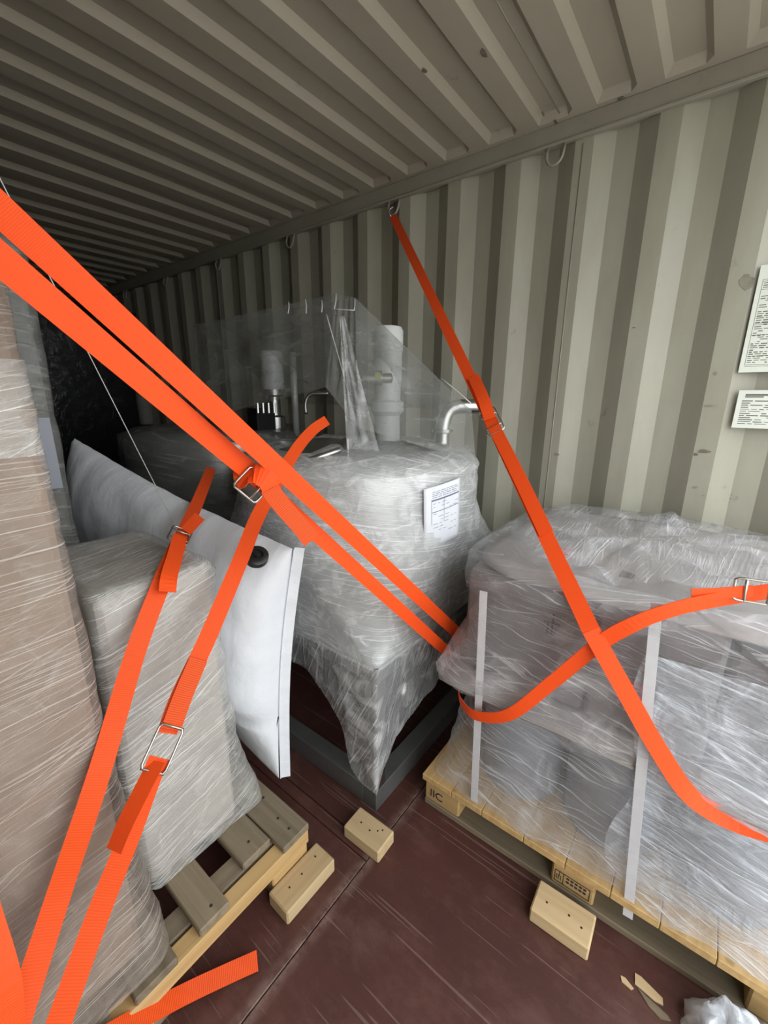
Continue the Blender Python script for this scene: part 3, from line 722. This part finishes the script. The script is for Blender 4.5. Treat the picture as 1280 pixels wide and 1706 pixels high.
# ------------------------------------------------------------------ right load
def load_drums():
    t = empty('wrapped_drum_load', (.63, .07, .141), 'film-wrapped load of pails and cartons on the stamped pallet by the wall', 'wrapped load', 'film-wrapped loads')
    for i in range(3):
        for j in range(3):
            c = (.40+.26*i, .335-.27*j, .141)
            p = lathe('pail', [(.118, .0), (.122, .01), (.132, .29), (.139, .292), (.139, .312), (.132, .314), (.133, .335), (.140, .337), (.140, .352), (.12, .356)], c, M_pail, t, 32)
    def pad(name, z, grow, bend, seed):
        V = []; F = []; n = 26
        x0, x1, y0, y1 = .215-grow, 1.06, (-.40 if z < .7 else -.24), .53+grow
        for i in range(n+1):
            for j in range(n+1):
                x = x0+(x1-x0)*i/n; y = y0+(y1-y0)*j/n
                dx = max(0, .26-x); dy = max(0, y-.46)
                zz = z - bend*((dx/.12)**2+(dy/.12)**2)*.5 + .004*noise.noise(Vector((x*8, y*8, seed)))
                r = .10 if z < .7 else .20; cx_, cy_ = x0+r, y1-r
                if x < cx_ and y > cy_:
                    d = math.hypot(x-cx_, y-cy_); m_ = max(cx_-x, y-cy_)
                    if d > 1e-6: x, y = cx_+(x-cx_)*m_/d, cy_+(y-cy_)*m_/d
                V.append((x, y, zz))
        for i in range(n):
            for j in range(n): a = i*(n+1)+j; F.append((a, a+n+1, a+n+2, a+1))
        o = obj(name, pydata(name, V, F, True), M_pad, t); md = o.modifiers.new('thick', 'SOLIDIFY'); md.thickness = .006
    pad('layer_pad', .555, .05, .045, 1)
    pad('top_pad', .902, -.01, .03, 2)
    for x0, x1, y0, y1, z1 in ((.25, .60, .16, .50, .89), (.24, .60, -.10, .15, .90), (.25, .60, -.32, -.11, .86), (.61, 1.04, .05, .50, .89), (.61, 1.0, -.28, .04, .88)):
        box('carton', x0, x1, y0, y1, .565, z1, M_cardR, t, .01)
    # print on the cartons
    xs = .2385
    for (y0, y1, z0, z1, m) in ((.03, .075, .70, .712, M_red_ink), (.03, .04, .66, .70, M_red_ink), (.06, .07, .655, .70, M_red_ink)):
        box('carton_print', xs, xs+.0012, y0, y1, z0, z1, m, t, 0)
    for (y0, y1, z0, z1) in ((.235, .275, .79, .795), (.25, .255, .76, .82), (.262, .266, .755, .79)):
        box('carton_print', .2485, .2497, y0, y1, z0, z1, M_ink, t, 0)
    def lobe(p):
        # the pads' far corner stands out under the film
        w = math.exp(-((p.x-.2)/.16)**2-((p.y-.55)/.16)**2)
        if .52 < p.z < .70: k = w*math.sin((p.z-.52)/.18*math.pi); p = p + Vector((-.02*k, .008*k, -.045*k))
        if .86 < p.z: p = p + Vector((-.01*w, 0, -.035*w))
        # long tension folds
        if p.x < .5: p = p + Vector((.006*math.sin(p.z*60+p.y*35), 0, 0))
        return p
    film_shell('stretch_film', [(.143, .192, 1.07, -.39, .570, .04), (.20, .205, 1.07, -.41, .55, .08), (.34, .205, 1.07, -.40, .535, .12), (.44, .195, 1.07, -.40, .495, .12), (.505, .178, 1.08, -.40, .485, .11), (.545, .168, 1.08, -.40, .535, .10), (.60, .165, 1.08, -.40, .565, .09),
        (.64, .19, 1.08, -.40, .55, .10), (.70, .215, 1.07, -.40, .525, .12), (.80, .212, 1.07, -.38, .525, .14), (.85, .195, 1.08, -.36, .545, .17), (.885, .180, 1.09, -.34, .560, .20), (.91, .190, 1.09, -.32, .555, .22), (.935, .25, 1.06, -.26, .50, .24)],
        M_filmR, t, dz=.02, amp=.013, k=8, m=20, seed=11, capjit=.04, freq=8, lobe=lobe)
    # added sheet over the near end, coloured with the sky's bluish-white reflection
    V = []; F = []; UV = []; nu, nv = 34, 40
    for i in range(nu+1):
        for j in range(nv+1):
            u, v = i/nu, j/nv
            y = .03-.40*u + .02*math.sin(v*9)*(1-u); z = .16+.05*u+(.66-.02*u)*v
            x = .160+.035*abs(z-.58)/.3 + .006*noise.noise(Vector((y*9, z*9, 2))) + .004*math.sin(z*70+y*25)
            V.append((x, y, z)); UV.append((y, z))
    for i in range(nu):
        for j in range(nv): a = i*(nv+1)+j; F.append((a, a+1, a+nv+2, a+nv+1))
    obj('sky_sheen_film', pydata('sky_sheen_film', V, F, True, UV), M_filmO, t)
    q = at(937, 905, Z=.93)
    box('carton_print', q.x-.03, q.x+.03, q.y-.025, q.y+.025, .9035, .9045, M_red_ink, t, 0)
    # white strapping tapes standing over the film
    for top, bot in (((806, 985), (790, 1335)), ((1095, 1005), (1046, 1528))):
        pts = [at(top[0]+(bot[0]-top[0])*s, top[1]+(bot[1]-top[1])*s, X=.158+.03*abs(2*s-1)) for s in (0, .2, .4, .55, .75, 1)]
        ribbon('strapping_tape', catmull(pts, .03), .022, M_tape, t, Vector((0, 1, 0)), .001)
load_drums()

# ------------------------------------------------------------------ orange lashings
WEB = .038
def buckle(name, c, along, across, parent, L=.058, W=.050, r=.0027, bars=(-.5, .5)):
    al = along.normalized(); ac = (across - al*across.dot(al)).normalized(); n = al.cross(ac); ds = []
    loop = []
    for sx, sy in ((-1, -1), (1, -1), (1, 1), (-1, 1)):
        loop.append(c + al*(L/2*sx) + ac*(W/2*sy))
    pts = []
    for i in range(4):
        a, b = loop[i], loop[(i+1) % 4]
        for k in range(6): pts.append(a.lerp(b, .08+.84*k/5))
    ds.append(tube_data(pts, r, 8, True))
    for q in bars: ds.append(tube_data([c + al*(L/2*q) - ac*(W/2), c + al*(L/2*q) + ac*(W/2)], r, 8))
    return merge(name, ds, M_wire, parent)
def strap(name, label, first):
    return empty(name, first, label, 'strap', 'orange lashing straps')
def P(*q): return [at(x, y, D=d) for x, y, d in q]
def sight(p): return (p-CAM).normalized()

# pair from the left rail down behind the drum load
def lash_left_pair():
    lo_tail = [Vector((.80, .635, .02))]
    a = P((0, 350, .50), (757, 1050, 1.43)); d = (a[0]-a[1]).normalized()
    up_end = a[0] + d*((a[0].x+1.13)/-d.x if d.x < 0 else .3)
    s = strap('lashing_strap', 'upper taut orange strap of the pair crossing the tank to the drum load', a[1])
    ribbon('webbing', polyline([up_end, a[0], a[1]] + [Vector((.80, .64, .03))], .03, 0), WEB, M_web, s)
    b = P((0, 432, .50), (424, 792, .845), (740, 1081, 1.41)); d = (b[0]-b[1]).normalized()
    up2 = b[0] + d*((b[0].x+1.13)/-d.x if d.x < 0 else .3)
    s2 = strap('lashing_strap', 'lower orange strap of the crossing pair, with a buckle at mid run', b[2])
    ribbon('webbing', polyline([up2, b[0], b[1]], .03), WEB, M_web, s2)
    ribbon('webbing', polyline(P((424, 792, .85), (470, 838, .90), (740, 1081, 1.41)) + [Vector((.72, .625, .03))], .03), WEB*.92, M_web, s2)
    al = (b[2]-b[0]).normalized(); c = at(428, 800, D=.84)
    buckle('buckle', at(422, 808, D=.842), al, al.cross(sight(c)), s2, .062, .052)
    ribbon('folded_webbing', catmull(P((404, 772, .835), (408, 800, .822), (426, 790, .815), (446, 800, .82), (452, 812, .83)), .006), .040, M_web, s2, al.cross(sight(c)))
    ribbon('loose_end', catmull(P((448, 812, .842), (470, 842, .862), (500, 876, .885), (519, 901, .90)), .01), WEB*.97, M_rib, s2, (rt*.78+up*.45+fw*.2))
lash_left_pair()

# from the rear over the low carton's top, down past the tall box
def lash_box_front():
    s = strap('lashing_strap', 'orange strap over the low carton top, its short end hanging from a buckle', at(268, 975, D=.95))
    ribbon('webbing', catmull(P((352, 780, 1.75), (330, 835, 1.42), (305, 890, 1.145), (292, 920, 1.06)), .02), WEB, M_web2, s)
    ribbon('webbing', catmull(P((303, 893, 1.135), (280, 945, .985), (264, 985, .93), (225, 1090, .87)) + [at(165, 1290, Y=.782), at(95, 1500, Y=.745), at(30, 1700, Y=.69), at(-20, 1850, Y=.64)], .02), WEB, M_web2, s)
    p = at(300, 892, D=1.12); al = at(315, 865, D=1.22)-at(285, 930, D=1.03)
    buckle('buckle', p, al, al.cross(sight(p)), s, .075, .050)
    ribbon('loose_end', catmull(P((300, 893, 1.11), (292, 925, 1.02), (282, 960, .945), (279, 986, .92)), .01), WEB*.92, M_web, s, al.cross(sight(p)))
    ribbon('loose_end', catmull(P((310, 885, 1.13), (322, 872, 1.125), (333, 860, 1.12)), .01), .030, M_rib, s)
lash_box_front()
def lash_bag_front():
    s = strap('lashing_strap', 'orange strap running down in front of the white air bag, wire buckle low on it', at(270, 1225, D=.84))
    ribbon('webbing', catmull(P((545, 700, 1.62), (520, 718, 1.52), (490, 755, 1.38), (435, 850, 1.16), (400, 935, 1.05), (345, 1065, .945), (300, 1160, .885), (278, 1222, .85)), .02), WEB, M_web2, s)
    ribbon('webbing_fold', catmull(P((331, 1098, .918), (305, 1160, .88), (285, 1215, .848)), .02), WEB, M_rib, s)
    al = at(285, 1215, D=.85)-at(258, 1275, D=.82); c = at(271, 1247, D=.83)
    buckle('buckle', c, al, al.cross(sight(c)), s, .080, .046, .0025, (-1, 1))
    ribbon('webbing', catmull(P((266, 1262, .826), (250, 1300, .81), (215, 1395, .775), (165, 1520, .73), (100, 1700, .665), (60, 1820, .63)), .02), WEB, M_web2, s)
    ribbon('loose_end', catmull(P((262, 1268, .82), (240, 1310, .79), (210, 1370, .755), (190, 1418, .735)), .012), WEB*.95, M_web, s, (rt*.8-up*.35-fw*.5))
lash_bag_front()
s = strap('lashing_strap', 'short piece of orange strap at the bottom left corner of the picture', at(5, 1640, D=.6))
ribbon('webbing', catmull(P((-60, 1430, .60), (-20, 1550, .60), (8, 1650, .60), (15, 1760, .60)), .02), WEB, M_web2, s)
s = strap('strap_end', 'loose end of orange strap lying on the red-brown floor beside the pallet beam', at(430, 1600, Z=.01))
ribbon('webbing', catmull([at(429, 1600, Z=.012), at(380, 1622, Z=.018), at(310, 1655, Z=.04), at(225, 1700, Y=.748), at(150, 1745, Y=.74)], .02), WEB, M_rib, s, Vector((.25, 1, .45)))
# from the wall ring over the drum load
def lash_wall():
    ring = Vector((1.142, 1.462, 2.247)); hit = at(985, 1050, X=.142)
    s = strap('lashing_strap', 'long orange strap from the wall ring down across the drum load', hit)
    def on(f): return ring.lerp(hit, f)
    wd = (hit-ring).cross(Vector((0, 1, .2))).normalized()
    ribbon('webbing', polyline([ring, hit], .03), WEB, M_web, s)
    ribbon('webbing', catmull([hit, at(1040, 1148, X=.140), at(1095, 1245, X=.145), at(1150, 1325, X=.15), at(1215, 1365, X=.165), at(1290, 1388, X=.175), at(1400, 1420, X=.18)], .015), WEB, M_web, s)
    c = at(815, 703, D=(on(.38)-CAM).dot(fw)) ; f = min((abs((on(k/200)-CAM).dot(up)/((on(k/200)-CAM).dot(fw))*FPX*-1+853-703), k/200) for k in range(201))[1]
    c = on(f) - sight(on(f))*.006; al = (hit-ring).normalized()
    buckle('buckle', c, al, al.cross(sight(c)), s, .095, .054)
    ribbon('loose_end', catmull([on(f-.10)-sight(c)*.02+rt*.012, on(f-.05)-sight(c)*.028+rt*.010, on(f-.005)-sight(c)*.012], .015), WEB*.95, M_web, s)
    ribbon('loose_end', catmull([on(f+.01)-sight(c)*.008, on(f+.10)-sight(c)*.008+rt*.004, on(f+.19)-sight(c)*.010+rt*.004], .02), WEB*.95, M_web, s)
    tube('hook', [ring+Vector((.0, 0, -.02)), ring+Vector((-.012, .012, .005)), ring+Vector((.0, .016, .03)), ring+Vector((.006, 0, .036))], .004, M_wire, s, 6)
lash_wall()
def lash_belt():
    s = strap('lashing_strap', 'orange strap belted round the drum load, rising to a buckle at the frame edge', at(850, 1190, X=.15))
    pts = [Vector((.55, .50, .53)), Vector((.30, .502, .51)), Vector((.20, .485, .50)), at(776, 1180, X=.155), at(800, 1194, X=.145), at(850, 1190, X=.145), at(920, 1137, X=.15), at(1000, 1072, X=.153), at(1060, 1038, X=.155), at(1120, 1016, X=.175), at(1180, 1002, X=.21), at(1250, 990, X=.25), at(1340, 978, X=.28)]
    ribbon('webbing', catmull(pts, .012), WEB, M_web, s, Vector((-.25, .0, 1)))
    pts = [at(1152, 990, X=.195), at(1200, 988, X=.215), at(1256, 984, X=.235)]
    ribbon('loose_end', catmull(pts, .012), WEB*.6, M_web, s, Vector((.1, 0, 1)))
    c = at(1262, 986, X=.23); buckle('buckle', c, Vector((.1, -1, .05)), Vector((0, .1, 1)), s, .07, .046)
lash_belt()
# thin string
a, b = at(68, 432, D=.86), at(292, 874, Z=.985)
tube('string', [a+(a-b)*.9, a, b], .0012, M_string, None, 6)
tag(bpy.data.objects['string'], 'thin white string slanting across the dark behind the orange straps', 'string')

# ------------------------------------------------------------------ notices on the wall
def notice(label, y0, y1, z0, z1, lines, tilt=0):
    t = empty('notice_sheet', (1.17, (y0+y1)/2, z0), label, 'notice', 'notices on the container wall')
    box('sheet', 1.1655, 1.1665, y0, y1, z0, z1, M_notice, t, 0)
    bm = bmesh.new(); x = 1.1652
    def q(a, b, c, d): bm_box(bm, x, x+.0008, a, b, c, d)
    Y = lambda u: y1-(y1-y0)*u
    Z = lambda v: z1-(z1-z0)*v
    for v, u0, u1, hgt in lines: q(Y(u1), Y(u0), Z(v)-hgt, Z(v))
    obj('print', from_bm('print', bm), M_ink2, t)
M_ink2 = plain('notice_print', (.13, .13, .11), .7, 0, 0)
L = []
for v in (.13, .145, .22, .53, .545, .64, .84, .925, .94): L.append((v, .06, .95, .0012))
for k in range(38):
    v = .16+.02*k; u = .08
    if v > .9: break
    while u < .8:
        w = random.uniform(.03, .10)
        if random.random() < .75: L.append((v, u, u+w, random.choice((.0022, .003, .0035))))
        u += w+.02
L.append((.13, .06, .065, .265)); L.append((.64, .55, .555, .09))
notice('large printed notice sheet on the corrugated wall by the frame edge', -.24, -.030, 1.452, 1.785, L)
L = [(.10, .10, .55, .006), (.16, .10, .35, .004)]
for k in range(12):
    v = .27+.055*k; u = .07
    while u < .8:
        w = random.uniform(.06, .2)
        if random.random() < .75: L.append((v, u, u+w, random.choice((.002, .003))))
        u += w+.03
notice('small printed notice sheet on the wall below the large one', -.24, -.044, 1.265, 1.393, L)

# ------------------------------------------------------------------ litter on the floor
def crumple(name, cx, cy, rx, ry, hgt, label, m, n=26, seed=0):
    V = []; F = []
    for i in range(n+1):
        for j in range(n+1):
            u, v = i/n*2-1, j/n*2-1
            r = math.hypot(u, v); k = 1/max(1, r*1.02) if r > 1 else 1
            e = max(0, 1-min(1, r)**2)
            a = noise.noise(Vector((u*2.2+seed, v*2.2, 1))); b2 = abs(noise.noise(Vector((u*4+seed, v*4, 4))))
            z = .004 + hgt*(e**.6)*(.65+.5*a) - .05*b2*e + .012*noise.noise(Vector((u*9, v*9, seed)))
            V.append((cx+rx*u*k+.012*noise.noise(Vector((u*5, v*5, 7))), cy+ry*v*k+.012*noise.noise(Vector((u*5, v*5, 9))), max(.002, z)))
    for i in range(n):
        for j in range(n): q = i*(n+1)+j; F.append((q, q+n+1, q+n+2, q+1))
    o = obj(name, pydata(name, V, F, True), m); tag(o, label, 'plastic film')
crumple('plastic_scrap', .105, -.275, .085, .115, .15, 'crumpled white plastic film on the floor beside the stamped pallet', M_scrap, seed=3)
def flake(pts, label, m):
    c = sum(pts, Vector())/len(pts); n = len(pts)
    V = list(pts) + [p+Vector((0, 0, .003)) for p in pts]
    F = [tuple(range(n))[::-1], tuple(range(n, 2*n))] + [(i, (i+1) % n, n+(i+1) % n, n+i) for i in range(n)]
    tag(obj('wood_splinter', pydata('wood_splinter', V, F), m), label, 'splinter', 'wood splinters on the floor')
flake([at(x, y, Z=.0005) for x, y in ((1058, 1622), (1068, 1628), (1104, 1664), (1105, 1676), (1090, 1668), (1058, 1640))], 'broad pale wood splinter on the floor before the stamped pallet', M_chockY)
flake([at(x, y, Z=.0005) for x, y in ((1034, 1626), (1042, 1630), (1056, 1648), (1052, 1650), (1036, 1636))], 'narrow pale wood splinter on the floor, farther from the plastic film', M_chockY)
flake([at(x, y, Z=.0005) for x, y in ((1062, 1646), (1076, 1660), (1112, 1692), (1118, 1702), (1100, 1698), (1080, 1676))], 'brownish wood splinter on the floor next to the crumpled plastic film', M_oldY)
